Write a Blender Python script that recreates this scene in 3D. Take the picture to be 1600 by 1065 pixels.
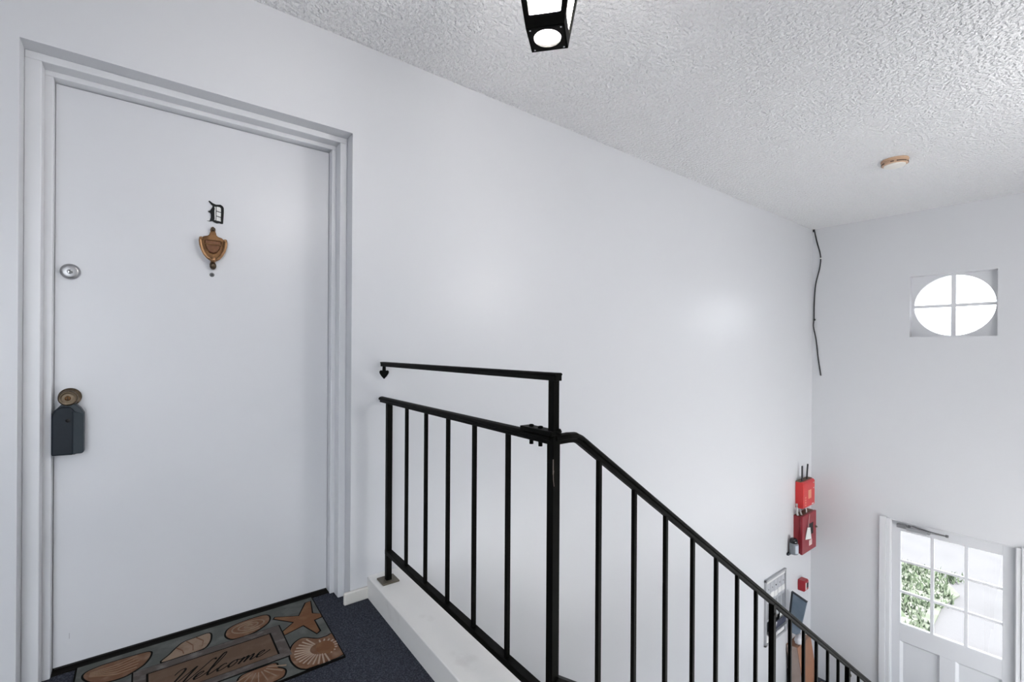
import bpy, bmesh, math, random
from mathutils import Vector, Matrix, noise
S = bpy.context.scene
for o in list(bpy.data.objects):
    bpy.data.objects.remove(o, do_unlink=True)
COL = S.collection
PI = math.pi

# ------------------------------------------------------------------ camera
YAW, ROLL, EYE = 0.9093, -0.006, 1.12
cam_d = bpy.data.cameras.new('camera')
cam = bpy.data.objects.new('camera', cam_d)
COL.objects.link(cam)
cam_d.sensor_fit = 'HORIZONTAL'
cam_d.sensor_width = 36.0
cam_d.lens = 36.0 * 733.5 / 1600.0
cam_d.shift_y = (546.99 - 532.5) / 1600.0
cam_d.clip_start = 0.02
cam.matrix_world = (Matrix.Translation((0, 0, EYE)) @ Matrix.Rotation(YAW - PI / 2, 4, 'Z')
                    @ Matrix.Rotation(PI / 2, 4, 'X') @ Matrix.Rotation(-ROLL, 4, 'Z'))
S.camera = cam

# ------------------------------------------------------------------ world, sun, exposure
W_ = bpy.data.worlds.new('overcast_sky')
S.world = W_
W_.use_nodes = True
bg = W_.node_tree.nodes['Background']
bg.inputs['Color'].default_value = (0.90, 0.95, 1.0, 1)
bg.inputs['Strength'].default_value = 2.1
sun_d = bpy.data.lights.new('sun', 'SUN')
sun_d.energy = 6.0
sun_d.angle = 0.02
sun_d.color = (1.0, 0.975, 0.945)
sun = bpy.data.objects.new('sun', sun_d)
COL.objects.link(sun)
sun.rotation_euler = Vector((0.06, 0.46, -0.885)).to_track_quat('-Z', 'Y').to_euler()
lamp_d = bpy.data.lights.new('stair_fill_light', 'POINT')    # unseen fill light added to brighten the ceiling and far walls
lamp_d.energy = 13.5
lamp_d.shadow_soft_size = 0.14
lamp_d.color = (1.0, 0.98, 0.96)
lamp = bpy.data.objects.new('stair_fill_light', lamp_d)
COL.objects.link(lamp)
lamp.location = (3.5, -0.80, 1.90)
S.view_settings.view_transform = 'Standard'
S.view_settings.look = 'None'
S.view_settings.gamma = 1.0
S.view_settings.use_curve_mapping = False
S.view_settings.exposure = 1.59


def portal(name, loc, direction, sx, sy):
    d = bpy.data.lights.new(name, 'AREA')
    d.shape = 'RECTANGLE'
    d.size, d.size_y = sx, sy
    d.cycles.is_portal = True
    o = bpy.data.objects.new(name, d)
    COL.objects.link(o)
    o.location = loc
    o.rotation_euler = Vector(direction).to_track_quat('-Z', 'Z').to_euler()
    return o


portal('sky_portal', (6.40, 0.98, 1.59), (-1, 0, 0), 0.7, 0.7)
portal('sky_portal', (6.30, 0.99, -1.20), (-1, 0, 0), 0.9, 1.05)
portal('sky_portal', (-0.925, -1.25, 1.04), (0, 1, 0), 1.35, 2.15)
portal('sky_portal', (4.20, -1.25, -1.82), (0, 1, 0), 2.6, 1.65)

# ------------------------------------------------------------------ materials


def new_mat(name):
    m = bpy.data.materials.new(name)
    m.use_nodes = True
    nt = m.node_tree
    return m, nt, nt.nodes['Principled BSDF']


def mat(name, color, rough=0.5, metal=0.0, spec=0.5, bump=None, var=None, coat=0.0):
    """bump = (scale, strength, distance); var = (scale, second colour, low, high)"""
    m, nt, p = new_mat(name)
    p.inputs['Base Color'].default_value = (*color, 1)
    p.inputs['Roughness'].default_value = rough
    p.inputs['Metallic'].default_value = metal
    p.inputs['Specular IOR Level'].default_value = spec
    p.inputs['Coat Weight'].default_value = coat
    tc = nt.nodes.new('ShaderNodeTexCoord')
    if var:
        n = nt.nodes.new('ShaderNodeTexNoise')
        n.inputs['Scale'].default_value = var[0]
        n.inputs['Detail'].default_value = 5
        r = nt.nodes.new('ShaderNodeValToRGB')
        r.color_ramp.elements[0].position = var[2]
        r.color_ramp.elements[1].position = var[3]
        r.color_ramp.elements[0].color = (*color, 1)
        r.color_ramp.elements[1].color = (*var[1], 1)
        nt.links.new(tc.outputs['Object'], n.inputs['Vector'])
        nt.links.new(n.outputs['Fac'], r.inputs['Fac'])
        nt.links.new(r.outputs['Color'], p.inputs['Base Color'])
    if bump:
        n = nt.nodes.new('ShaderNodeTexNoise')
        n.inputs['Scale'].default_value = bump[0]
        n.inputs['Detail'].default_value = 3
        b = nt.nodes.new('ShaderNodeBump')
        b.inputs['Strength'].default_value = bump[1]
        b.inputs['Distance'].default_value = bump[2]
        nt.links.new(tc.outputs['Object'], n.inputs['Vector'])
        nt.links.new(n.outputs['Fac'], b.inputs['Height'])
        nt.links.new(b.outputs['Normal'], p.inputs['Normal'])
    return m


def glass_mat(name, tint=(1, 1, 1)):
    m = bpy.data.materials.new(name)
    m.use_nodes = True
    nt = m.node_tree
    nt.nodes.clear()
    out = nt.nodes.new('ShaderNodeOutputMaterial')
    t = nt.nodes.new('ShaderNodeBsdfTransparent')
    t.inputs['Color'].default_value = (*tint, 1)
    g = nt.nodes.new('ShaderNodeBsdfGlossy')
    g.inputs['Roughness'].default_value = 0.02
    f = nt.nodes.new('ShaderNodeFresnel')
    f.inputs['IOR'].default_value = 1.45
    mx = nt.nodes.new('ShaderNodeMixShader')
    nt.links.new(f.outputs[0], mx.inputs[0])
    nt.links.new(t.outputs[0], mx.inputs[1])
    nt.links.new(g.outputs[0], mx.inputs[2])
    nt.links.new(mx.outputs[0], out.inputs['Surface'])
    return m


def frosted_mat(name):
    m = bpy.data.materials.new(name)
    m.use_nodes = True
    nt = m.node_tree
    nt.nodes.clear()
    out = nt.nodes.new('ShaderNodeOutputMaterial')
    t = nt.nodes.new('ShaderNodeBsdfTranslucent')
    t.inputs['Color'].default_value = (0.95, 0.94, 0.92, 1)
    g = nt.nodes.new('ShaderNodeBsdfTransparent')
    mx = nt.nodes.new('ShaderNodeMixShader')
    mx.inputs[0].default_value = 0.5
    nt.links.new(t.outputs[0], mx.inputs[1])
    nt.links.new(g.outputs[0], mx.inputs[2])
    nt.links.new(mx.outputs[0], out.inputs['Surface'])
    return m


def emit_mat(name, color, strength):
    m, nt, p = new_mat(name)
    p.inputs['Base Color'].default_value = (*color, 1)
    p.inputs['Emission Color'].default_value = (*color, 1)
    p.inputs['Emission Strength'].default_value = strength
    return m


def popcorn_mat():
    m, nt, p = new_mat('popcorn_ceiling')
    p.inputs['Base Color'].default_value = (0.90, 0.905, 0.92, 1)
    p.inputs['Roughness'].default_value = 0.6
    tc = nt.nodes.new('ShaderNodeTexCoord')
    v = nt.nodes.new('ShaderNodeTexNoise')
    v.inputs['Scale'].default_value = 50
    v.inputs['Detail'].default_value = 2.5
    v.inputs['Roughness'].default_value = 0.55
    r = nt.nodes.new('ShaderNodeMapRange')
    r.inputs['From Min'].default_value = 0.38
    r.inputs['From Max'].default_value = 0.62
    b = nt.nodes.new('ShaderNodeBump')
    b.invert = False
    b.inputs['Strength'].default_value = 0.8
    b.inputs['Distance'].default_value = 0.0125
    nt.links.new(tc.outputs['Object'], v.inputs['Vector'])
    nt.links.new(v.outputs['Fac'], r.inputs['Value'])
    nt.links.new(r.outputs['Result'], b.inputs['Height'])
    nt.links.new(b.outputs['Normal'], p.inputs['Normal'])
    return m


M = {}
M['wall'] = mat('white_satin_wall', (0.695, 0.705, 0.732), 0.31, spec=0.32, bump=(2.2, 0.05, 0.02))
M['front'] = mat('white_matt_wall', (0.715, 0.725, 0.752), 0.45, bump=(3, 0.05, 0.02))
M['door'] = mat('white_door_paint', (0.715, 0.725, 0.755), 0.38, bump=(5, 0.03, 0.01))
M['trim'] = mat('white_gloss_trim', (0.75, 0.76, 0.785), 0.33, bump=(14, 0.05, 0.006))
M['curb'] = mat('white_curb_paint', (0.88, 0.87, 0.85), 0.5, bump=(25, 0.12, 0.005), var=(9, (0.76, 0.745, 0.72), 0.60, 0.78))
M['base'] = mat('cream_baseboard', (0.74, 0.72, 0.68), 0.45, var=(30, (0.55, 0.52, 0.46), 0.62, 0.75))
M['ceiling'] = popcorn_mat()
M['carpet'] = mat('blue_grey_carpet', (0.030, 0.034, 0.046), 0.95, spec=0.1, bump=(260, 1.0, 0.006), var=(170, (0.085, 0.092, 0.115), 0.42, 0.68))
M['threshold'] = mat('threshold_gap_black', (0.006, 0.005, 0.004), 0.7, spec=0.1)
M['black'] = mat('black_rail_paint', (0.0025, 0.0025, 0.002), 0.50, spec=0.06, bump=(60, 0.15, 0.002), var=(14, (0.006, 0.0055, 0.004), 0.5, 0.75))
M['rust'] = mat('worn_metal', (0.10, 0.085, 0.06), 0.5, bump=(90, 0.3, 0.002))
M['brass'] = mat('aged_brass', (0.22, 0.115, 0.050), 0.36, metal=0.8, var=(45, (0.12, 0.058, 0.025), 0.45, 0.7))
M['bronze'] = mat('dark_bronze', (0.085, 0.062, 0.040), 0.36, metal=0.8, var=(60, (0.19, 0.145, 0.10), 0.5, 0.75))
M['nickel'] = mat('satin_nickel', (0.42, 0.42, 0.43), 0.33, metal=0.9)
M['chrome'] = mat('chrome', (0.62, 0.62, 0.63), 0.14, metal=1.0)
M['dark'] = mat('dark_hole', (0.006, 0.006, 0.006), 0.6)
M['lockbox'] = mat('slate_plastic', (0.010, 0.0155, 0.023), 0.45, spec=0.22, bump=(300, 0.2, 0.001))
M['lockside'] = mat('slate_plastic_side', (0.034, 0.046, 0.056), 0.45, spec=0.3)
M['ink'] = mat('black_plate', (0.005, 0.006, 0.006), 0.45, spec=0.15)
M['white'] = mat('white_plate', (0.84, 0.84, 0.82), 0.4)
M['matground'] = mat('mat_slate', (0.077, 0.084, 0.077), 0.75, spec=0.25, bump=(70, 0.4, 0.004), var=(16, (0.136, 0.140, 0.136), 0.45, 0.75))
M['matblack'] = mat('mat_rubber', (0.006, 0.0055, 0.005), 0.8, spec=0.06)
M['matframe'] = mat('mat_frame_stone', (0.074, 0.061, 0.055), 0.7, spec=0.25, bump=(60, 0.4, 0.003), var=(24, (0.149, 0.133, 0.124), 0.5, 0.72))
M['mattan'] = mat('mat_panel_tan', (0.102, 0.061, 0.038), 0.75, spec=0.25, bump=(80, 0.3, 0.002), var=(18, (0.136, 0.087, 0.059), 0.45, 0.75))
M['shell'] = mat('mat_shell_brown', (0.149, 0.071, 0.037), 0.68, spec=0.25, bump=(50, 0.4, 0.003), var=(22, (0.223, 0.133, 0.087), 0.48, 0.72))
M['shelllight'] = mat('mat_shell_pale', (0.248, 0.174, 0.124), 0.68, spec=0.25, bump=(50, 0.3, 0.003), var=(24, (0.180, 0.102, 0.062), 0.5, 0.75))
M['star'] = mat('mat_starfish', (0.155, 0.065, 0.028), 0.7, spec=0.25, bump=(70, 0.5, 0.003), var=(25, (0.192, 0.093, 0.043), 0.45, 0.7))
M['red'] = mat('bright_red_enamel', (0.62, 0.030, 0.030), 0.36)
M['darkred'] = mat('dark_red_enamel', (0.27, 0.020, 0.028), 0.40, bump=(40, 0.05, 0.002))
M['callred'] = mat('call_point_red', (0.36, 0.012, 0.022), 0.35)
M['paper'] = mat('paper_white', (0.78, 0.78, 0.77), 0.6)
M['orange'] = mat('label_orange', (0.80, 0.36, 0.24), 0.5)
M['print'] = mat('label_print', (0.32, 0.24, 0.24), 0.6)
M['bluefoil'] = mat('blue_grey_label', (0.50, 0.56, 0.63), 0.4)
M['cable'] = mat('black_cable', (0.016, 0.017, 0.019), 0.5)
M['greycable'] = mat('grey_cable', (0.52, 0.52, 0.51), 0.5)
M['peach'] = mat('yellowed_plastic', (0.62, 0.42, 0.29), 0.45)
M['cream'] = mat('cream_plastic', (0.86, 0.84, 0.79), 0.4)
M['brownslot'] = mat('brown_slot', (0.16, 0.10, 0.065), 0.6)
M['alu'] = mat('brushed_aluminium', (0.55, 0.56, 0.59), 0.38, metal=0.35, bump=(80, 0.1, 0.001))
M['aluframe'] = mat('aluminium_frame', (0.50, 0.51, 0.53), 0.36, metal=0.5)
M['navy'] = mat('navy_print', (0.045, 0.050, 0.085), 0.45)
M['slate'] = mat('slate_blue_panel', (0.14, 0.19, 0.25), 0.30, var=(7, (0.21, 0.26, 0.32), 0.4, 0.7))
M['slateedge'] = mat('dark_panel_edge', (0.022, 0.028, 0.036), 0.45)
M['carton'] = mat('brown_carton', (0.33, 0.155, 0.085), 0.6, var=(6, (0.26, 0.14, 0.09), 0.45, 0.7))
M['cartonside'] = mat('pale_carton_face', (0.42, 0.33, 0.29), 0.6, var=(5, (0.34, 0.25, 0.21), 0.45, 0.7))  # paler colour for the thin end face of the carton
M['bag'] = mat('pale_plastic_bag', (0.62, 0.61, 0.64), 0.3)
M['yellow'] = mat('yellow_plastic', (0.66, 0.38, 0.085), 0.4)
M['grass'] = mat('lawn_green', (0.075, 0.100, 0.062), 0.9, spec=0.1, var=(4, (0.11, 0.13, 0.095), 0.45, 0.7))
M['pave'] = mat('old_asphalt', (0.088, 0.088, 0.092), 0.9, spec=0.1, bump=(20, 0.2, 0.01), var=(2, (0.078, 0.078, 0.081), 0.45, 0.7))
M['bounceground'] = mat('pale_bounce_ground', (0.78, 0.77, 0.75), 0.85, bump=(20, 0.2, 0.01), var=(2, (0.72, 0.71, 0.70), 0.45, 0.7))
M['stucco'] = mat('outside_stucco', (0.7, 0.7, 0.7), 0.9)
M['glass'] = glass_mat('clear_glass')
M['frost'] = frosted_mat('frosted_glass')
M['bulb'] = emit_mat('lit_bulb', (1.0, 0.96, 0.93), 400.0)

# ------------------------------------------------------------------ mesh helpers


class MB:
    def __init__(self):
        self.bm = bmesh.new()
        self.mi = 0
        self.mats = []
        self.xf = Matrix.Identity(4)

    def use(self, m):
        if m not in self.mats:
            self.mats.append(m)
        self.mi = self.mats.index(m)
        return self

    def _v(self, p):
        return self.bm.verts.new(self.xf @ Vector(p))

    def _f(self, vs, smooth=False):
        try:
            f = self.bm.faces.new(vs)
            f.material_index = self.mi
            f.smooth = smooth
            return f
        except ValueError:
            return None

    def box(self, x0, x1, y0, y1, z0, z1):
        v = [self._v((x, y, z)) for z in (z0, z1) for y in (y0, y1) for x in (x0, x1)]
        for q in ((0, 2, 3, 1), (4, 5, 7, 6), (0, 1, 5, 4), (2, 6, 7, 3), (0, 4, 6, 2), (1, 3, 7, 5)):
            self._f([v[i] for i in q])
        return self

    def hexa(self, bottom, top):
        """bottom and top: same number of points, both counter-clockwise seen from outside top"""
        n = len(bottom)
        a = [self._v(p) for p in bottom]
        b = [self._v(p) for p in top]
        self._f(a[::-1])
        self._f(b)
        for i in range(n):
            self._f([a[i], a[(i + 1) % n], b[(i + 1) % n], b[i]])
        return self

    def prism(self, poly, axis, d0, d1, smooth=False):
        """poly of 2-D points; axis 'x' -> (y,z), 'y' -> (x,z), 'z' -> (x,y)"""
        def p3(q, d):
            return {'x': (d, q[0], q[1]), 'y': (q[0], d, q[1]), 'z': (q[0], q[1], d)}[axis]
        a = [self._v(p3(q, d0)) for q in poly]
        b = [self._v(p3(q, d1)) for q in poly]
        n = len(poly)
        self._f(a[::-1])
        self._f(b)
        for i in range(n):
            self._f([a[i], a[(i + 1) % n], b[(i + 1) % n], b[i]], smooth)
        return self

    def sweep(self, path, prof, closed=True, up=(0, 0, 1), smooth=False, caps=True):
        """sweep 2-D profile (side, up) along path"""
        path = [Vector(p) for p in path]
        n = len(path)
        rings = []
        for i, p in enumerate(path):
            if i == 0:
                t = (path[1] - path[0]).normalized()
                sc = 1.0
            elif i == n - 1:
                t = (path[-1] - path[-2]).normalized()
                sc = 1.0
            else:
                a = (path[i] - path[i - 1]).normalized()
                b = (path[i + 1] - path[i]).normalized()
                t = (a + b).normalized()
                sc = 1.0 / max(0.4, t.dot(b))
            s = t.cross(Vector(up))
            if s.length < 1e-4:
                s = Vector((1, 0, 0))
            s.normalize()
            u = s.cross(t).normalized()
            rings.append([self._v(p + s * q[0] + u * q[1] * sc) for q in prof])
        m = len(prof)
        for i in range(n - 1):
            for j in range(m if closed else m - 1):
                k = (j + 1) % m
                self._f([rings[i][j], rings[i][k], rings[i + 1][k], rings[i + 1][j]], smooth)
        if caps and closed:
            self._f(rings[0][::-1])
            self._f(rings[-1])
        return self

    def tube(self, path, r, n=10, r2=None):
        path = [Vector(p) for p in path]
        N = len(path)
        rings = []
        ref = Vector((0.13, 0.31, 0.94)).normalized()
        for i, p in enumerate(path):
            a = path[max(0, i - 1)]
            b = path[min(N - 1, i + 1)]
            t = (b - a).normalized()
            if abs(t.dot(ref)) > 0.97:
                ref = Vector((0.9, 0.2, 0.1)).normalized()
            s = t.cross(ref).normalized()
            u = s.cross(t)
            rr = r if r2 is None else r + (r2 - r) * i / (N - 1)
            rings.append([self._v(p + (s * math.cos(2 * PI * k / n) + u * math.sin(2 * PI * k / n)) * rr) for k in range(n)])
        for i in range(N - 1):
            for k in range(n):
                self._f([rings[i][k], rings[i][(k + 1) % n], rings[i + 1][(k + 1) % n], rings[i + 1][k]], True)
        self._f(rings[0][::-1])
        self._f(rings[-1])
        return self

    def lathe(self, prof, n=24, axis='z', loc=(0, 0, 0), sx=1.0, sy=1.0):
        """prof: list of (radius, height); axis 'y-' = towards -Y"""
        loc = Vector(loc)

        def p3(r, h, a):
            c, s = r * math.cos(a) * sx, r * math.sin(a) * sy
            if axis == 'z':
                return loc + Vector((c, s, h))
            if axis == 'y-':
                return loc + Vector((c, -h, s))
            if axis == 'x':
                return loc + Vector((h, c, s))
            return loc + Vector((-h, c, s))
        rings = []
        for r, h in prof:
            if r < 1e-6:
                rings.append([self._v(p3(0, h, 0))])
            else:
                rings.append([self._v(p3(r, h, 2 * PI * k / n)) for k in range(n)])
        for i in range(len(rings) - 1):
            A, B = rings[i], rings[i + 1]
            for k in range(n):
                k2 = (k + 1) % n
                if len(A) == 1 and len(B) == 1:
                    continue
                if len(A) == 1:
                    self._f([A[0], B[k2], B[k]], True)
                elif len(B) == 1:
                    self._f([A[k], A[k2], B[0]], True)
                else:
                    self._f([A[k], A[k2], B[k2], B[k]], True)
        if len(rings[0]) > 1:
            self._f(rings[0])
        if len(rings[-1]) > 1:
            self._f(rings[-1][::-1])
        return self

    def build(self, name, m=None, parent=None, label=None, bevel=0.0, loc=None, kind=None, seg=2, autosmooth=False):
        bmesh.ops.recalc_face_normals(self.bm, faces=self.bm.faces)
        me = bpy.data.meshes.new(name)
        origin = Vector(loc) if loc is not None else None
        if origin is not None:
            bmesh.ops.translate(self.bm, verts=self.bm.verts, vec=-origin)
        self.bm.to_mesh(me)
        self.bm.free()
        for mm in (self.mats or [m]):
            me.materials.append(mm)
        if autosmooth:
            for p in me.polygons:
                p.use_smooth = True
        o = bpy.data.objects.new(name, me)
        COL.objects.link(o)
        if origin is not None:
            o.location = origin
        if parent is not None:
            o.parent = parent
            w = Vector((0, 0, 0))
            q = parent
            while q is not None:
                w += q.location
                q = q.parent
            o.location = (origin if origin is not None else Vector((0, 0, 0))) - w
        if label:
            o['label'] = label
        if kind:
            o['kind'] = kind
        if bevel > 0:
            b = o.modifiers.new('bevel', 'BEVEL')
            b.width = bevel
            b.segments = seg
            b.limit_method = 'ANGLE'
            b.angle_limit = 0.6
        return o


def thing(name, label, cat, loc, group=None):
    o = bpy.data.objects.new(name, None)
    o.empty_display_size = 0.05
    COL.objects.link(o)
    o.location = loc
    o['label'] = label
    o['category'] = cat
    if group:
        o['group'] = group
    return o


def tag(o, label, cat, group=None):
    o['label'] = label
    o['category'] = cat
    if group:
        o['group'] = group
    return o


def struct(o):
    o['kind'] = 'structure'
    return o


def box(name, m, parent, x0, x1, y0, y1, z0, z1, bevel=0.0, label=None):
    return MB().box(x0, x1, y0, y1, z0, z1).build(name, m, parent, label, bevel)


def circle(cx, cz, r, n, ry=None):
    ry = r if ry is None else ry
    return [(cx + r * math.cos(2 * PI * k / n), cz + ry * math.sin(2 * PI * k / n)) for k in range(n)]


def smooth_curve(pts, k=6):
    """Catmull-Rom through 2-D points"""
    out = []
    n = len(pts)
    for i in range(n - 1):
        p0 = pts[max(0, i - 1)]
        p1, p2 = pts[i], pts[i + 1]
        p3 = pts[min(n - 1, i + 2)]
        for j in range(k):
            t = j / k
            out.append(tuple(0.5 * (2 * b + (c - a) * t + (2 * a - 5 * b + 4 * c - d) * t * t + (3 * b - a - 3 * c + d) * t ** 3)
                             for a, b, c, d in zip(p0, p1, p2, p3)))
    out.append(tuple(pts[-1]))
    return out


def smooth_loop(pts, k=4):
    n = len(pts)
    out = []
    for i in range(n):
        p0, p1, p2, p3 = pts[i - 1], pts[i], pts[(i + 1) % n], pts[(i + 2) % n]
        for j in range(k):
            t = j / k
            out.append(tuple(0.5 * (2 * b + (c - a) * t + (2 * a - 5 * b + 4 * c - d) * t * t + (3 * b - a - 3 * c + d) * t ** 3)
                             for a, b, c, d in zip(p0, p1, p2, p3)))
    return out


# ------------------------------------------------------------------ the room
D = 2.1875          # face of the long wall
L = 6.172           # face of the front wall
HC = 2.557          # ceiling
FZ = -0.060         # landing carpet
LZ = -2.65          # lower hall floor
YR = -1.15          # wall on the camera's right
XB = -1.65          # open end of the landing behind the camera
DX0, DX1, DZ1 = -0.330, 0.754, 2.127   # opening of the apartment door in the wall face

# long wall with the door opening
w = MB()
w.box(XB, DX0, D, D + 0.32, LZ, HC)
w.box(DX0, DX1, D, D + 0.32, DZ1, HC)
w.box(DX1, L + 0.3, D, D + 0.32, LZ, HC)
w.box(DX0, DX1, D, D + 0.32, LZ, FZ - 0.06)
struct(w.build('wall_left', M['wall']))

# front wall with square window recess and entrance opening
WY0, WY1, WZ0, WZ1 = 0.664, 1.294, 1.280, 1.897
EY0, EY1, EZ1 = 0.533, 1.447, -0.622
w = MB()
w.box(L, L + 0.22, EY1, D, LZ, HC)
w.box(L, L + 0.22, YR, EY0, LZ, HC)
w.box(L, L + 0.22, EY0, EY1, EZ1, WZ0)
w.box(L, L + 0.22, EY0, EY1, WZ1, HC)
w.box(L, L + 0.22, EY0, WY0, WZ0, WZ1)
w.box(L, L + 0.22, WY1, EY1, WZ0, WZ1)
struct(w.build('wall_front', M['front']))
w = MB()                                            # right wall; its two openings are unseen, added to let daylight in
OX0, OX1, OZ1 = 2.9, 5.5, -1.00
w.box(XB, -1.60, YR - 0.15, YR, LZ, HC)
w.box(-1.60, -0.25, YR - 0.15, YR, LZ, FZ + 0.02)
w.box(-1.60, -0.25, YR - 0.15, YR, 2.12, HC)
w.box(-0.25, OX0, YR - 0.15, YR, LZ, HC)
w.box(OX1, L + 0.22, YR - 0.15, YR, LZ, HC)
w.box(OX0, OX1, YR - 0.15, YR, OZ1, HC)
struct(w.build('wall_right', M['wall']))
w = MB()
w.box(XB - 0.15, XB, YR, D, LZ, HC)
struct(w.build('wall_back', M['front']))
struct(box('ceiling', M['ceiling'], None, XB - 0.15, L + 0.22, YR - 0.15, D + 0.32, HC, HC + 0.12))

# landing slab with carpet, lower hall floor
w = MB()
w.box(XB, 0.84, YR, D, FZ - 0.16, FZ)
w.box(DX0, DX1, D, D + 0.19, FZ - 0.06, FZ)
w.box(0.84, 0.95, YR, 0.93, FZ - 0.16, FZ)
struct(w.build('floor', M['carpet']))
M['bouncefloor'] = mat('pale_bounce_floor', (0.70, 0.69, 0.67), 0.6, var=(6, (0.64, 0.63, 0.61), 0.45, 0.7))  # unseen floor and stairs coloured pale to bounce light upwards
struct(box('floor_lower', M['bouncefloor'], None, XB, L, YR, D, LZ - 0.12, LZ - 0.008))
em = box('entrance_mat', M['carpet'], None, 4.9, L - 0.003, 0.30, D - 0.003, LZ - 0.008, LZ)
tag(em, 'dark entrance matting on the lower floor along the front wall', 'doormat')
# white curb along the stairwell edge (turned a touch, as in the photograph)
w = MB()
w.hexa([(0.800, 0.90, FZ - 0.16), (1.0, 0.90, FZ - 0.16), (1.0, D, FZ - 0.16), (0.836, D, FZ - 0.16)],
       [(0.797, 0.90, 0.040), (0.99, 0.90, 0.040), (1.0, D, 0.040), (0.834, D, 0.040)])
struct(w.build('trim_1', M['curb'], bevel=0.004))
# short cream baseboard between the door jamb and the curb
w = MB()
w.box(0.722, 0.836, D - 0.018, D, FZ, -0.005)
struct(w.build('baseboard_left', M['base'], bevel=0.005))

# flight of stairs down to the lower hall (below the frame)
st = MB()
RISE, RUN = 0.1854, 0.266
for i in range(13):
    x0 = 0.95 + i * RUN
    z1 = FZ - (i + 1) * RISE
    st.box(x0, x0 + RUN + 0.025, YR, 0.90, z1 - 0.17, z1)
stairs = struct(st.build('floor_stairs', M['bouncefloor'], bevel=0.01))
w = MB()
w.prism([(0.95, FZ), (4.60, FZ - 13.9 * RISE), (4.60, LZ), (4.35, LZ), (0.95, FZ - 0.36)], 'y', 0.90, 0.945)
struct(w.build('trim_2', M['trim']))

# ------------------------------------------------------------------ stepped jamb of the apartment door
J1, J2, J3 = D + 0.075, D + 0.137, D + 0.182      # face of each step
w = MB()


def jamb_ring(w, x0o, x1o, zo, x0i, x1i, zi, y0, y1):
    w.box(x0o, x0i, y0, y1, FZ, zi)
    w.box(x1i, x1o, y0, y1, FZ, zi)
    w.box(x0o, x1o, y0, y1, zi, zo)


jamb_ring(w, DX0, DX1, DZ1, -0.2875, 0.722, 2.101, J1, J2)
jamb_ring(w, DX0, DX1, DZ1, -0.2660, 0.703, 2.083, J2, D + 0.30)
struct(w.build('trim_3', M['trim'], bevel=0.0025))
w = MB()
w.box(-0.2660, 0.703, J3 - 0.034, J3 + 0.05, FZ, FZ + 0.004)  # coloured black for the shade of the gap under the door
struct(w.build('trim_4', M['threshold']))

# ------------------------------------------------------------------ apartment door and its fittings
DY = J3                                            # door face
door = MB().box(-0.2645, 0.7015, DY, DY + 0.045, FZ + 0.012, 2.0805).build('door_1', M['door'], bevel=0.0015)
struct(door)
box('door_gap_fill', M['dark'], door, -0.262, 0.699, DY + 0.004, DY + 0.04, FZ + 0.004, FZ + 0.012)  # dark filler standing in for the shade under the door
# deadbolt
BX, BZ = -0.223, 1.400
db = MB().lathe([(0.0285, 0), (0.0285, 0.007), (0.026, 0.012), (0.023, 0.015), (0.019, 0.0165), (0.0, 0.0165)], 32, 'y-', (BX, DY, BZ)).build('deadbolt', M['nickel'], door)
MB().lathe([(0.0085, 0), (0.0085, 0.0035), (0.007, 0.0045), (0, 0.0045)], 24, 'y-', (BX, DY - 0.0165, BZ - 0.002)).build('lock_cylinder', M['chrome'], db)
MB().box(BX - 0.0013, BX + 0.0013, DY - 0.0218, DY - 0.0205, BZ - 0.0085, BZ + 0.003).build('keyhole', M['dark'], db)
# knob in two stages: rose and turned knob with a key core
KX, KZ = -0.222, 0.938
kn = MB().lathe([(0.033, 0), (0.033, 0.004), (0.029, 0.008), (0.016, 0.012), (0.012, 0.018), (0.012, 0.034), (0.02, 0.040),
                 (0.0265, 0.048), (0.0275, 0.056), (0.0255, 0.062), (0.022, 0.064), (0.019, 0.0625), (0.015, 0.0625), (0.0, 0.0635)], 36, 'y-', (KX, DY, KZ)).build('door_knob', M['bronze'], door)
MB().lathe([(0.0085, 0), (0.0085, 0.003), (0.0, 0.0035)], 20, 'y-', (KX, DY - 0.0632, KZ)).build('lock_cylinder', M['brass'], kn)
MB().box(KX - 0.001, KX + 0.001, DY - 0.0675, DY - 0.0662, KZ - 0.005, KZ + 0.004).build('keyhole', M['dark'], kn)
# peephole
pe = MB().lathe([(0.0088, 0), (0.0088, 0.002), (0.006, 0.004), (0.0, 0.0045)], 20, 'y-', (0.219, DY, 1.434)).build('peephole', mat('dull_steel', (0.16, 0.165, 0.17), 0.4, metal=0.6), door)
MB().lathe([(0.0045, 0), (0.0, 0.002)], 14, 'y-', (0.219, DY - 0.0035, 1.434)).build('lens', M['dark'], pe)
# small scuff on the lower door
w = MB()
w.box(-0.221, -0.2195, DY - 0.0004, DY, 0.045, 0.066)
w.build('scuff_mark', mat('grey_scuff', (0.42, 0.42, 0.44), 0.6), door)

# knocker: urn-shaped back plate with a swinging striker
NX = 0.221
plate = [(0.0, 1.640), (0.007, 1.634), (0.010, 1.625), (0.008, 1.617), (0.012, 1.612), (0.012, 1.604), (0.019, 1.598),
         (0.033, 1.594), (0.041, 1.586), (0.0415, 1.565), (0.038, 1.546), (0.031, 1.526), (0.022, 1.510), (0.011, 1.500),
         (0.006, 1.495), (0.008, 1.487), (0.0115, 1.478), (0.0105, 1.468), (0.006, 1.460), (0.0, 1.455)]
outl = [(NX + x, z) for x, z in plate] + [(NX - x, z) for x, z in plate[-2:0:-1]]
pl = MB().prism(outl[::-1], 'y', DY - 0.009, DY).build('door_knocker', M['brass'], door, 'aged brass urn shaped knocker', bevel=0.003)
w = MB()
w.lathe([(0.0, 0.0), (0.0065, 0.004), (0.0085, 0.010), (0.0065, 0.016), (0.0, 0.018)], 16, 'y-', (NX, DY - 0.006, 1.626))
w.build('finial', M['bronze'], pl)
w = MB()
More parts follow.
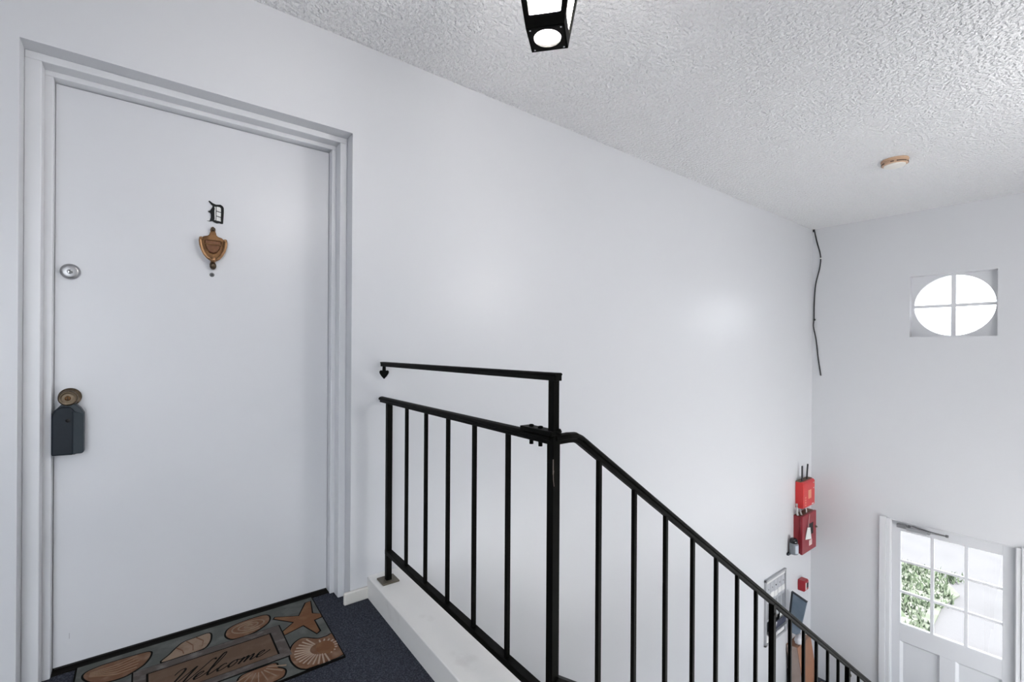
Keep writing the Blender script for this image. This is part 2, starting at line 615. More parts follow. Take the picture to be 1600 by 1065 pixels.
rim = [(0.030, 1.580), (0.029, 1.562), (0.024, 1.543), (0.015, 1.528), (0.0, 1.521)]
urn = [(NX + x, z) for x, z in rim] + [(NX - x, z) for x, z in rim[-2::-1]]
w.prism(urn[::-1], 'y', DY - 0.019, DY - 0.008)
w.build('urn_bowl', mat('copper_bowl', (0.11, 0.045, 0.02), 0.38, metal=0.6, var=(60, (0.18, 0.08, 0.037), 0.45, 0.7)), pl, bevel=0.007, seg=3)
box('urn_band', M['brass'], pl, NX - 0.031, NX + 0.031, DY - 0.0205, DY - 0.008, 1.5585, 1.5635, bevel=0.0015)
w = MB()
for s in (-1, 1):
    pts = [(0.044, 1.585), (0.046, 1.572), (0.0445, 1.555), (0.039, 1.535), (0.030, 1.516), (0.019, 1.502), (0.006, 1.494)]
    w.sweep([(NX + s * x, DY - 0.020 - 0.004 * i / 6, z) for i, (x, z) in enumerate(pts)],
            [(-0.0045, -0.006), (0.0045, -0.006), (0.006, 0.0), (0.0045, 0.006), (-0.0045, 0.006), (-0.006, 0.0)], up=(0, 1, 0), smooth=True)
    w.lathe([(0.0, -0.003), (0.0065, 0.001), (0.0075, 0.008), (0.0065, 0.020), (0.0, 0.023)], 14, 'y-', (NX + s * 0.043, DY - 0.006, 1.581))
w.lathe([(0.0, 0.0), (0.009, 0.003), (0.0115, 0.010), (0.009, 0.017), (0.0, 0.020)], 18, 'y-', (NX, DY - 0.014, 1.4945))
w.build('striker', mat('polished_brass', (0.34, 0.19, 0.095), 0.28, metal=0.85), pl)
w = MB()
w.lathe([(0.0, 0.0), (0.010, 0.003), (0.0125, 0.011), (0.010, 0.018), (0.0, 0.021)], 18, 'y-', (NX, DY - 0.006, 1.470), sy=1.25)
w.build('drop_finial', M['bronze'], pl)

# black-letter D, cut out flat with a white ground showing through
GX, GZ = 0.2005, 1.658           # lower left corner, 0.062 wide, 0.09 high


def gl(pts):
    return [(GX + 0.062 * u, GZ + 0.0885 * v) for u, v in pts]


lt = MB()
lt.prism(gl([(0.30, 0.88), (0.86, 0.80), (0.88, 0.08), (0.45, 0.06), (0.22, 0.10), (0.30, 0.5)])[::-1], 'y', DY - 0.0012, DY).build('door_letter', M['white'], door, 'black and white blackletter D')
lt = bpy.data.objects['door_letter']
w = MB()
strokes = [
    [(0.06, 0.98), (0.12, 1.02), (0.30, 0.93), (0.50, 0.88), (0.78, 0.91), (0.92, 0.84), (0.97, 0.76), (0.97, 0.52), (0.95, 0.24), (0.93, 0.0),
     (0.87, 0.05), (0.81, 0.08), (0.79, 0.22), (0.805, 0.50), (0.80, 0.73), (0.74, 0.78), (0.60, 0.79), (0.44, 0.77), (0.24, 0.83)],
    [(0.93, 0.0), (0.88, 0.07), (0.70, 0.10), (0.56, 0.11), (0.40, 0.13), (0.30, 0.14), (0.12, 0.05), (-0.02, 0.04), (0.14, 0.02), (0.30, 0.05),
     (0.44, 0.0), (0.56, -0.03), (0.70, 0.0), (0.84, -0.02)],
    [(0.28, 0.86), (0.40, 0.80), (0.43, 0.66), (0.41, 0.55), (0.42, 0.36), (0.43, 0.16), (0.30, 0.08), (0.14, 0.06), (0.20, 0.22), (0.20, 0.36), (0.17, 0.43),
     (0.10, 0.45), (0.02, 0.50), (0.14, 0.54), (0.20, 0.60), (0.26, 0.68), (0.30, 0.76)],
    [(0.505, 0.82), (0.535, 0.82), (0.535, 0.12), (0.505, 0.12)],
    [(0.52, 0.585), (0.82, 0.545), (0.82, 0.515), (0.52, 0.555)],
    [(0.52, 0.345), (0.82, 0.305), (0.82, 0.275), (0.52, 0.315)],
]
for i, s in enumerate(strokes):
    w.prism(gl(s)[::-1], 'y', DY - 0.0030 - 0.0002 * i, DY - 0.0008)
w.build('black_strokes', M['ink'], lt)

# key safe hanging on the knob shank
lb = thing('key_lock_box', 'dark slate key lock box hanging from the bronze knob of the white door', 'lock box', (-0.222, DY, 0.73))
bx0, bx1, bz0, bz1 = -0.266, -0.180, 0.733, 0.884
yf, yb = DY - 0.062, DY - 0.004
prof_f = [(-0.262, bz0 + 0.004), (-0.205, bz0), (-0.205, bz1), (-0.209, 0.898), (-0.238, 0.912), (-0.250, 0.905), (-0.264, 0.884)]
body = MB()
body.prism([(bx0, bz0 + 0.004), (bx0 + 0.006, bz0), (bx1 - 0.004, bz0), (bx1, bz0 + 0.006), (bx1, 0.880), (bx1 - 0.010, 0.900), (-0.205, 0.916), (-0.240, 0.916),
            (bx0 + 0.012, 0.900), (bx0, 0.880)][::-1], 'y', yf + 0.016, yb)
body = body.build('body', M['lockside'], lb, bevel=0.004)
w = MB()
w.prism([(bx0 + 0.001, bz0 + 0.002), (-0.206, bz0), (-0.206, 0.890), (-0.216, 0.905), (-0.240, 0.908), (bx0 + 0.010, 0.898), (bx0 + 0.001, 0.878)][::-1], 'y', yf, yf + 0.020)
cov = w.build('front_cover', M['lockbox'], lb, bevel=0.005)
MB().lathe([(0.0062, 0), (0.0062, 0.0012), (0.0, 0.0013)], 20, 'y-', (-0.2215, yf, 0.858)).build('button', M['dark'], cov)
w = MB()
x_a, x_b = -0.2075, bx1 - 0.001
w.hexa([(x_a, yf + 0.001, bz0), (x_b, yf + 0.018, bz0 + 0.006), (x_b, yf + 0.030, bz0 + 0.006), (x_a, yf + 0.030, bz0)],
       [(x_a, yf + 0.001, 0.889), (x_b, yf + 0.018, 0.879), (x_b, yf + 0.030, 0.879), (x_a, yf + 0.030, 0.889)])
w.build('side_cover', M['lockside'], lb, bevel=0.002)
w = MB()
w.tube([(KX - 0.0165, DY - 0.026, 0.900), (KX - 0.0165, DY - 0.026, 0.938)] + [(KX - 0.0165 * math.cos(a), DY - 0.026, 0.938 + 0.0165 * math.sin(a)) for a in (0.5, 1.0, 1.57, 2.1, 2.64)]
       + [(KX + 0.0165, DY - 0.026, 0.938), (KX + 0.0165, DY - 0.026, 0.900)], 0.0038, 10)
w.build('shackle', M['rust'], lb)

# ------------------------------------------------------------------ welcome mat
MX0, MX1, MY0, MY1 = -0.195, 0.615, 1.806, 2.334
mz = FZ
wm = thing('welcome_mat', 'brown and slate welcome mat with raised sea shells in front of the white door', 'doormat', (0.21, 2.055, FZ))
MB().prism([(MX0, MY0), (MX1 - 0.008, MY0), (MX1 + 0.009, MY1), (MX0 - 0.005, MY1)], 'z', mz, mz + 0.006).build('backing', M['matblack'], wm)
MB().prism([(MX0 + 0.006, MY0 + 0.007), (MX1 - 0.013, MY0 + 0.007), (MX1 + 0.004, MY1 - 0.005), (MX0 + 0.001, MY1 - 0.005)], 'z', mz + 0.004, mz + 0.008).build('slate_ground', M['matground'], wm)


def clampmat(p):
    x1 = MX1 - 0.013 + (p[1] - MY0) / (MY1 - MY0) * 0.017
    return (min(max(p[0], MX0 + 0.005), x1), min(max(p[1], MY0 + 0.007), MY1 - 0.005))


def grow(poly, d):
    n = len(poly)
    area = sum(poly[i][0] * poly[(i + 1) % n][1] - poly[(i + 1) % n][0] * poly[i][1] for i in range(n))
    sg = 1 if area > 0 else -1
    out = []
    for i in range(n):
        a, b, c = Vector(poly[i - 1]), Vector(poly[i]), Vector(poly[(i + 1) % n])
        t = ((b - a).normalized() + (c - b).normalized())
        t = t.normalized() if t.length > 1e-6 else (c - b).normalized()
        out.append((b.x + sg * t.y * d, b.y - sg * t.x * d))
    return out


def motif(name, poly, m, smooth=True, line=0.0062, z=0.0100, ribs=None, ribmat=None, rw=1.0):
    pts = smooth_loop(poly, 4) if smooth else poly
    pts = [clampmat(p) for p in pts]
    under = [clampmat(p) for p in grow(pts, line)]
    o = MB().prism(pts, 'z', mz + 0.005, mz + z).build(name, m, wm, bevel=0.0015)
    MB().prism(under, 'z', mz + 0.0045, mz + z - 0.0012).build('outline', M['matblack'], o)
    if ribs:
        w = MB()
        for r in ribs:
            w.sweep([(x, y, mz + z) for x, y in r], [(-0.0022 * rw, -0.001), (0.0022 * rw, -0.001), (0.0012 * rw, 0.0022), (-0.0012 * rw, 0.0022)])
        w.build('ribs', ribmat or M['shelllight'], o)
    return o


def fan(cx, cy, a0, a1, n, r0, r1, sx=1.0):
    out = []
    for i in range(n):
        a = a0 + (a1 - a0) * i / (n - 1)
        out.append([(cx + math.cos(a) * r * sx, cy + math.sin(a) * r) for r in (r0, (r0 + r1) / 2, r1)])
    return out


motif('starfish', [(0.606, 2.292), (0.584, 2.183), (0.620, 2.157), (0.611, 2.131), (0.577, 2.125), (0.574, 2.030), (0.560, 2.018), (0.531, 2.112), (0.452, 2.086),
                   (0.452, 2.114), (0.505, 2.159), (0.442, 2.237), (0.448, 2.246), (0.533, 2.195), (0.585, 2.290)][::-1], M['star'], smooth=False, line=0.0065)
sc = motif('scallop_shell', [(0.440, 1.940), (0.457, 1.986), (0.483, 2.012), (0.510, 2.016), (0.550, 1.978), (0.584, 1.972), (0.612, 1.966), (0.604, 1.818), (0.485, 1.815), (0.462, 1.822),
                             (0.446, 1.845), (0.436, 1.893)][::-1], M['shell'], rw=1.7,
           ribs=fan(0.545, 1.905, 1.9, 4.75, 15, 0.040, 0.096) + fan(0.55, 1.905, -1.2, 1.5, 9, 0.030, 0.056), ribmat=mat('rib_pale', (0.34, 0.25, 0.19), 0.6))
MB().prism(circle(0.560, 1.900, 0.034, 20, 0.045), 'z', mz + 0.009, mz + 0.0124).build('boss', M['star'], sc, bevel=0.003)
sp = motif('spiral_shell', [(0.263, 2.240), (0.279, 2.273), (0.322, 2.292), (0.382, 2.297), (0.419, 2.290), (0.428, 2.263), (0.416, 2.226), (0.385, 2.198), (0.353, 2.182), (0.313, 2.178),
                            (0.280, 2.184), (0.264, 2.210)][::-1], M['shell'])
w = MB()
pts = []
for i in range(60):
    a = i * 0.30
    r = 0.008 + 0.0036 * a
    pts.append((0.350 + math.cos(a) * r * 1.02, 2.240 + math.sin(a) * r * 0.62, mz + 0.0105))
w.tube(pts, 0.0028, 6)
w.build('spiral_ridge', M['shelllight'], sp)
motif('cone_shell', [(0.050, 2.182), (0.075, 2.215), (0.100, 2.252), (0.125, 2.277), (0.165, 2.283), (0.208, 2.286), (0.210, 2.245), (0.198, 2.206), (0.176, 2.182), (0.110, 2.180)][::-1], M['shelllight'],
      ribs=[[(0.098, 2.245), (0.115, 2.215), (0.118, 2.190)], [(0.132, 2.272), (0.150, 2.230), (0.148, 2.192)], [(0.165, 2.278), (0.185, 2.240), (0.178, 2.200)]], ribmat=M['shell'])
motif('cockle_shell', [(-0.171, 2.246), (-0.166, 2.275), (-0.130, 2.289), (-0.086, 2.291), (-0.03, 2.290), (0.013, 2.284), (0.017, 2.257), (0.001, 2.213), (-0.024, 2.187), (-0.061, 2.166), (-0.110, 2.172), (-0.150, 2.205)][::-1],
      M['shell'], ribs=[[(-0.155, 2.235 + 0.006 * k), (-0.08, 2.195 + 0.016 * k), (-0.015 - 0.004 * abs(k - 2), 2.200 + 0.020 * k)] for k in range(5)], ribmat=mat('rib_brown', (0.21, 0.12, 0.07), 0.6))
# lower row of shells
motif('clam_shell', [(0.277, 1.918), (0.330, 1.922), (0.383, 1.918), (0.386, 1.888), (0.402, 1.864), (0.401, 1.841), (0.382, 1.820), (0.320, 1.818), (0.262, 1.840), (0.258, 1.885)][::-1], M['shell'],
      ribs=fan(0.33, 1.925, 3.6, 5.8, 8, 0.03, 0.095), ribmat=M['shelllight'])
motif('whelk_shell', [(0.055, 1.900), (0.110, 1.920), (0.170, 1.915), (0.225, 1.890), (0.222, 1.850), (0.165, 1.825), (0.105, 1.830), (0.065, 1.860)][::-1], M['shelllight'],
      ribs=[[(0.11, 1.91), (0.125, 1.875), (0.115, 1.84)], [(0.16, 1.91), (0.175, 1.87), (0.16, 1.835)]], ribmat=M['shell'])
motif('sand_dollar', circle(-0.02, 1.872, 0.05, 14), M['shelllight'], ribs=fan(-0.02, 1.872, 0, 5.03, 5, 0.006, 0.034), ribmat=M['shell'])
motif('fan_shell', [(-0.185, 1.87), (-0.165, 1.835), (-0.12, 1.825), (-0.09, 1.85), (-0.085, 1.93), (-0.10, 1.985), (-0.15, 1.995), (-0.182, 1.95)], M['shell'],
      ribs=fan(-0.135, 1.845, 0.7, 2.4, 7, 0.03, 0.13), ribmat=M['shelllight'])
motif('small_starfish', [(-0.118 + (0.06 if k % 2 == 0 else 0.024) * math.cos(PI / 2 + k * PI / 5), 2.085 + (0.06 if k % 2 == 0 else 0.024) * math.sin(PI / 2 + k * PI / 5)) for k in range(10)], M['star'], smooth=False)
# framed name field
fx0, fx1, fy0, fy1 = -0.032, 0.446, 1.935, 2.170
MB().box(fx0 - 0.005, fx1 + 0.005, fy0 - 0.005, fy1 + 0.005, mz + 0.005, mz + 0.0092).build('frame_outline', M['matblack'], wm)
fr = MB()
for q in ((fx0, fx1, fy1 - 0.036, fy1), (fx0, fx1, fy0, fy0 + 0.030), (fx0, fx0 + 0.036, fy0 + 0.030, fy1 - 0.036), (fx1 - 0.036, fx1, fy0 + 0.030, fy1 - 0.036)):
    fr.box(q[0], q[1], q[2], q[3], mz + 0.005, mz + 0.0115)
fr = fr.build('stone_frame', M['matframe'], wm, bevel=0.001)
MB().box(fx0 + 0.043, fx1 - 0.043, fy0 + 0.035, fy1 - 0.043, mz + 0.005, mz + 0.0105).build('name_field', M['mattan'], wm)
# "Welcome" in sloping script strokes; local units: x-height 1
SLANT, XH, TX, TY = 0.62, 0.0312, 0.044, 1.994


def stroke_pts(pts):
    out = []
    for u, v in smooth_curve(pts, 7):
        out.append((TX + XH * (u + SLANT * v), TY + XH * v))
    return out


script = [
    [(0.0, 2.1), (0.15, 2.7), (0.55, 2.85), (0.8, 2.4), (0.75, 1.3), (0.70, 0.2), (0.85, 0.0), (1.4, 1.2), (1.9, 2.4), (1.95, 2.2), (1.85, 0.9), (1.9, 0.05), (2.1, 0.05), (2.7, 1.3), (3.1, 2.4), (3.3, 2.85), (3.6, 2.9), (3.7, 2.6)],
    [(2.75, 0.25), (3.15, 0.45), (3.45, 0.85), (3.30, 1.05), (2.95, 0.85), (2.85, 0.35), (3.05, 0.02), (3.5, 0.12), (3.95, 0.55)],
    [(3.95, 0.55), (4.35, 1.5), (4.55, 2.9), (4.45, 3.45), (4.20, 3.2), (4.10, 2.0), (4.10, 0.6), (4.28, 0.02), (4.6, 0.15), (5.0, 0.6)],
    [(5.75, 0.82), (5.60, 1.03), (5.25, 0.85), (5.10, 0.4), (5.30, 0.02), (5.7, 0.1), (6.15, 0.5)],
    [(6.75, 1.0), (6.40, 0.9), (6.20, 0.45), (6.40, 0.02), (6.75, 0.1), (6.95, 0.6), (6.75, 1.0), (6.95, 0.9), (7.35, 0.85), (7.55, 1.0)],
    [(7.55, 1.0), (7.45, 0.5), (7.40, 0.0), (7.65, 0.7), (7.98, 1.02), (8.02, 0.6), (7.95, 0.0), (8.25, 0.75), (8.55, 1.02), (8.62, 0.6), (8.58, 0.15), (8.75, 0.02), (9.15, 0.3)],
    [(9.15, 0.3), (9.55, 0.5), (9.80, 0.85), (9.65, 1.05), (9.30, 0.85), (9.20, 0.35), (9.40, 0.02), (9.85, 0.12), (10.5, 0.7)],
]
w = MB()
for s in script:
    q = stroke_pts(s)
    n = len(q)
    left, right = [], []
    for i, p in enumerate(q):
        a, b = Vector(q[max(0, i - 1)]), Vector(q[min(n - 1, i + 1)])
        t = (b - a)
        t = t.normalized() if t.length > 1e-7 else Vector((1, 0))
        wd = 0.0014 + 0.0018 * max(0.0, -t.y) + 0.0004 * abs(t.y)
        left.append((p[0] - t.y * wd, p[1] + t.x * wd))
        right.append((p[0] + t.y * wd, p[1] - t.x * wd))
    zt = mz + 0.0113
    va = [w._v((*p, zt)) for p in left]
    vb = [w._v((*p, zt)) for p in right]
    vc = [w._v((*p, zt - 0.0012)) for p in left]
    vd = [w._v((*p, zt - 0.0012)) for p in right]
    for i in range(n - 1):
        w._f([va[i], vb[i], vb[i + 1], va[i + 1]])
        w._f([va[i], va[i + 1], vc[i + 1], vc[i]])
        w._f([vb[i + 1], vb[i], vd[i], vd[i + 1]])
w.build('welcome_lettering', M['matblack'], wm, 'dark script reading Welcome')

# ------------------------------------------------------------------ railing
rail = thing('stair_railing', 'black iron railing along the landing edge and down the stairs', 'railing', (0.868, 0.93, 0.04))
P0 = Vector((0.868, 0.930, 0))               # main post
P1 = Vector((0.900, D - 0.006, 0))           # where it meets the wall
UD = (P1 - P0).normalized()
SD = Vector((UD.y, -UD.x, 0))                # to the stair side
LEN = (P1 - P0).length


def at(s, off, z):
    p = P0 + UD * s + SD * off
    return (p.x, p.y, z)


CAP = [(-0.010, -0.016), (0.010, -0.016), (0.010, -0.006), (0.0165, -0.003), (0.0165, 0.003), (0.012, 0.0085), (0.004, 0.011), (-0.004, 0.011), (-0.012, 0.0085), (-0.0165, 0.003), (-0.0165, -0.003), (-0.010, -0.006)]
BAR = [(-0.014, -0.011), (0.014, -0.011), (0.014, 0.011), (-0.014, 0.011)]


def post(w, x, y, z0, z1, r, rot=0.0):
    c, s = math.cos(rot), math.sin(rot)
    pts = [(x + c * a - s * b, y + s * a + c * b) for a, b in ((-r, -r), (r, -r), (r, r), (-r, r))]
    w.prism(pts, 'z', z0, z1)


ROT = math.atan2(UD.y, UD.x) - PI / 2
RZ = 0.882                                    # axis of the cap rail
MB().sweep([at(0.0, 0, RZ), at(LEN, 0, RZ)], CAP).build('top_rail', M['black'], rail, bevel=0.0015)
MB().sweep([at(0.0, 0, 0.174), at(LEN - 0.085, 0, 0.174)], BAR).build('bottom_rail', M['black'], rail, bevel=0.002)
for sb in (0.208, 0.402, 0.586, 0.769, 0.956):
    x, y, _ = at(sb, 0, 0)
    w = MB()
    post(w, x, y, 0.184, RZ - 0.012, 0.0066, ROT)
    w.build('baluster', M['black'], rail, bevel=0.001)
w = MB()
x, y, _ = at(1.156, 0, 0)
post(w, x, y, 0.046, RZ - 0.012, 0.0125, ROT)
w.build('end_post', M['black'], rail, bevel=0.0015)
w = MB()
post(w, x, y, 0.040, 0.047, 0.040, ROT)
w.build('base_plate', M['rust'], rail, bevel=0.0015)
w = MB()
post(w, P0.x, P0.y, -0.30, RZ + 0.006, 0.0128, ROT)
mp = w.build('main_post', M['black'], rail, bevel=0.0015)
w = MB()
w.sweep([(P0.x - 0.0128, P0.y - 0.0128 - 0.0002, z) for z in (0.83, 0.805, 0.79)], [(-0.001, -0.001), (0.001, -0.001), (0.001, 0.001), (-0.001, 0.001)], up=(1, 0, 0))
w.sweep([(P0.x - 0.0115 + dx, P0.y - 0.0131, z) for dx, z in ((0.001, 0.800), (-0.001, 0.79), (-0.0005, 0.775), (0.001, 0.765), (0.002, 0.758))], [(-0.0009, -0.0005), (0.0009, -0.0005), (0.0009, 0.0005), (-0.0009, 0.0005)], up=(1, 0, 0))
w.build('paint_chip', mat('bare_primer', (0.16, 0.13, 0.11), 0.7), mp)
# stub and sloping rail of the flight
SY, SLP = 0.925, 0.697
path = [(P0.x, P0.y, RZ), (0.915, 0.925, RZ + 0.002), (0.943, SY, RZ + 0.000), (0.965, SY, RZ - 0.010), (0.985, SY, RZ - 0.024), (4.62, SY, RZ - 0.024 - (4.62 - 0.985) * SLP)]
MB().sweep(path, CAP).build('stair_top_rail', M['black'], rail, bevel=0.0015)
LR0 = 0.226


def zl(x):
    return LR0 - (x - 0.883) * SLP


def zt(x):
    return RZ - 0.024 - (x - 0.985) * SLP


MB().sweep([(P0.x, SY, zl(P0.x)), (4.62, SY, zl(4.62))], BAR).build('stair_bottom_rail', M['black'], rail, bevel=0.002)
xs = [1.045, 1.210, 1.378, 1.544, 1.706, 1.868, 2.029, None, 2.370, 2.527, 2.687, 2.842, 2.996, None, 3.330, 3.490, 3.650, 3.810, 3.970, 4.290, 4.450]
for x in xs:
    if x:
        w = MB()
        post(w, x, SY, zl(x) + 0.004, zt(x) - 0.012, 0.0066)
        w.build('baluster', M['black'], rail, bevel=0.001)
for x in (2.186, 3.146, 4.130):
    w = MB()
    tread = FZ - (math.floor((x - 0.95) / RUN) + 1) * RISE
    post(w, x, SY, tread - 0.1, zt(x) - 0.010, 0.0115)
    p = w.build('stair_post', M['black'], rail, bevel=0.0015)
    MB().box(x + 0.0115, x + 0.0145, SY - 0.009, SY + 0.009, zl(x) + 0.02, zt(x) - 0.02).build('stiffener', M['slateedge'], p)
    MB().lathe([(0.0, 0), (0.006, 0.001), (0.008, 0.004), (0.005, 0.008), (0.0, 0.009)], 10, 'y-', (x - 0.002, SY - 0.0115, zt(x) - 0.055)).build('weld_bead', mat('weld_grey', (0.13, 0.12, 0.11), 0.6), p)
w = MB()
post(w, 4.62, SY, LZ, zt(4.62) + 0.01, 0.0135)
w.build('newel_post', M['black'], rail, bevel=0.0015)
# raised hand bar bolted on top
EZ = 1.050
hb = MB()
hb.sweep([at(-0.020, 0, EZ), at(LEN - 0.010, 0, EZ)], [(-0.011, -0.011), (0.011, -0.011), (0.011, 0.003), (0.0145, 0.006), (0.0105, 0.0105), (-0.0105, 0.0105), (-0.0145, 0.006), (-0.011, 0.003)])
hb = hb.build('raised_hand_bar', M['black'], rail, 'raised black hand bar bolted above the landing rail', bevel=0.0015)
w = MB()
post(w, P0.x, P0.y, RZ + 0.004, EZ - 0.010, 0.0108, ROT)
w.build('riser_post', M['black'], hb, bevel=0.0015)
w = MB()
post(w, *at(0.075, 0, 0)[:2], RZ + 0.009, RZ + 0.021, 0.0175, ROT)
x, y, _ = at(0.075, 0, 0)
w.bm.free()
w = MB()
w.sweep([at(-0.012, 0, RZ + 0.0155), at(0.125, 0, RZ + 0.0155)], [(-0.019, -0.006), (0.019, -0.006), (0.019, 0.006), (-0.019, 0.006)])
w.build('clamp_plate', M['black'], hb, bevel=0.0015)
for sb in (0.055, 0.095):
    x, y, _ = at(sb, 0, 0)
    w = MB()
    w.lathe([(0.0, RZ - 0.030), (0.006, RZ - 0.029), (0.006, RZ + 0.0212), (0.0075, RZ + 0.0212), (0.0075, RZ + 0.0255), (0.005, RZ + 0.0275), (0.0, RZ + 0.028)], 8, 'z', (x, y, 0))
    w.build('bolt', M['black'], hb)
w = MB()
w.lathe([(0.0, 0.0), (0.012, 0.002), (0.014, 0.008), (0.011, 0.014), (0.0, 0.016)], 14, 'z', (P0.x + 0.008, P0.y - 0.004, RZ + 0.012))
w.build('weld_collar', M['black'], hb)
# heart shaped end bracket
hx, hy, _ = at(LEN - 0.030, 0, 0)
heart = [(0.0, 0.979), (0.012, 0.992), (0.021, 1.006), (0.022, 1.016), (0.016, 1.021), (0.008, 1.019), (0.007, 1.040), (-0.007, 1.040), (-0.008, 1.019), (-0.016, 1.021), (-0.022, 1.016), (-0.021, 1.006), (-0.012, 0.992)]
w = MB()
w.xf = Matrix.Translation((hx, hy, 0)) @ Matrix.Rotation(YAW - PI / 2, 4, 'Z')
w.prism(heart[::-1], 'y', -0.005, 0.005)
w.build('heart_bracket', M['black'], hb, bevel=0.001)

# ------------------------------------------------------------------ lantern
LX, LY, LB = 0.8385, 0.9315, 1.950
lan = thing('hanging_lantern', 'black four sided tapered lantern with frosted panes hanging over the railing corner', 'lantern', (LX, LY, LB))
LR = math.atan2(-0.077, 0.065)
HB, HT, LH = 0.050, 0.098, 0.30     # half width bottom, top, height


def lp(u, v, z, hw):
    c, s = math.cos(LR), math.sin(LR)
    return (LX + c * u * hw - s * v * hw, LY + s * u * hw + c * v * hw, z)


# bottom plate with round opening
w = MB()
n = 40
ring = []
for k in range(n):
    a = 2 * PI * k / n + PI / 4
    c, s = math.cos(a), math.sin(a)
    m_ = max(abs(c), abs(s))
    ring.append(((c / m_, s / m_), (c * 0.72, s * 0.72)))
for z, flip in ((LB, False), (LB + 0.006, True)):
    pass
vo = [[w._v(lp(q[0][0], q[0][1], z, HB)) for q in ring] for z in (LB, LB + 0.006)]
vi = [[w._v(lp(q[1][0], q[1][1], z, HB)) for q in ring] for z in (LB, LB + 0.006)]
for k in range(n):
    j = (k + 1) % n
    w._f([vo[0][k], vo[0][j], vi[0][j], vi[0][k]])
    w._f([vo[1][k], vi[1][k], vi[1][j], vo[1][j]])
    w._f([vo[0][k], vo[1][k], vo[1][j], vo[0][j]])
    w._f([vi[0][k], vi[0][j], vi[1][j], vi[1][k]])
bp = w.build('bottom_plate', M['black'], lan)
for u, v in ((-0.8, -0.8), (0.8, 0.8), (-0.8, 0.8), (0.8, -0.8)):
    x, y, z = lp(u, v, LB, HB)
    MB().lathe([(0.0, -0.0025), (0.0022, -0.002), (0.0028, 0.0), (0.0, 0.001)], 10, 'z', (x, y, LB)).build('screw', M['chrome'], bp)
x, y, z = lp(0, 0, LB + 0.008, HB)
MB().lathe([(0.0, 0.0), (0.0362, 0.0), (0.0362, 0.003), (0.0, 0.003)], 40, 'z', (x, y, LB + 0.007)).build('bottom_glass', M['frost'], lan)


def hw(z):
    return HB + (HT - HB) * (z - LB) / LH


# four framed sides
SIDES = ((-1, -1, 1, -1), (1, -1, 1, 1), (1, 1, -1, 1), (-1, 1, -1, -1))
for (u0, v0, u1, v1) in SIDES:
    def sp_(t, z, inset):
        h = hw(z) - inset
        u, v = u0 + (u1 - u0) * t, v0 + (v1 - v0) * t
        # inset moves the face inwards along its normal only
        return lp(u, v, z, h)
    w = MB()
    zb0, zb1, zt0, zt1 = LB, LB + 0.030, LB + LH - 0.02, LB + LH

    def strip(t00, t01, z0, z1):
        a = [sp_(t00, z0, 0.0), sp_(t01, z0, 0.0), sp_(t01, z1, 0.0), sp_(t00, z1, 0.0)]
        b = [sp_(t00, z0, 0.004), sp_(t01, z0, 0.004), sp_(t01, z1, 0.004), sp_(t00, z1, 0.004)]
        w.hexa(b, a)
    strip(0.0, 1.0, zb0, zb1)
    strip(0.0, 1.0, zt0, zt1)
    strip(0.0, 0.125, zb1, zt0)
    strip(0.875, 1.0, zb1, zt0)
    sd = w.build('side_frame', M['black'], lan)
    w = MB()
    a = [sp_(0.10, zb1 - 0.004, 0.0045), sp_(0.90, zb1 - 0.004, 0.0045), sp_(0.90, zt0 + 0.004, 0.0045), sp_(0.10, zt0 + 0.004, 0.0045)]
    b = [sp_(0.10, zb1 - 0.004, 0.0065), sp_(0.90, zb1 - 0.004, 0.0065), sp_(0.90, zt0 + 0.004, 0.0065), sp_(0.10, zt0 + 0.004, 0.0065)]
    w.hexa(b, a)
    w.build('frosted_pane', M['frost'], sd)
# roof, neck, loop, canopy
w = MB()
w.hexa([lp(u, v, LB + LH, HT + 0.003) for u, v in ((-1, -1), (1, -1), (1, 1), (-1, 1))], [lp(u, v, LB + LH + 0.06, 0.022) for u, v in ((-1, -1), (1, -1), (1, 1), (-1, 1))])
w.build('roof', M['black'], lan, bevel=0.002)
w = MB()
w.lathe([(0.014, LB + LH + 0.055), (0.012, LB + LH + 0.12), (0.006, LB + LH + 0.13), (0.006, HC - 0.03)], 14, 'z', (LX, LY, 0))
w.build('stem', M['black'], lan)
w = MB()
w.lathe([(0.0, HC - 0.035), (0.03, HC - 0.03), (0.055, HC - 0.012), (0.06, HC), (0.0, HC)], 28, 'z', (LX, LY, 0))
w.build('ceiling_canopy', M['black'], lan)
w = MB()
w.lathe([(0.0, LB + 0.035), (0.016, LB + 0.040), (0.028, LB + 0.060), (0.030, LB + 0.080), (0.022, LB + 0.105), (0.013, LB + 0.125), (0.013, LB + 0.145), (0.0, LB + 0.145)], 20, 'z', (LX, LY, 0))
w.build('bulb', M['bulb'], lan)
w = MB()
w.lathe([(0.0, LB + 0.143), (0.016, LB + 0.145), (0.018, LB + 0.20), (0.016, LB + LH + 0.01), (0.0, LB + LH + 0.01)], 16, 'z', (LX, LY, 0))
w.build('socket', M['white'], lan)

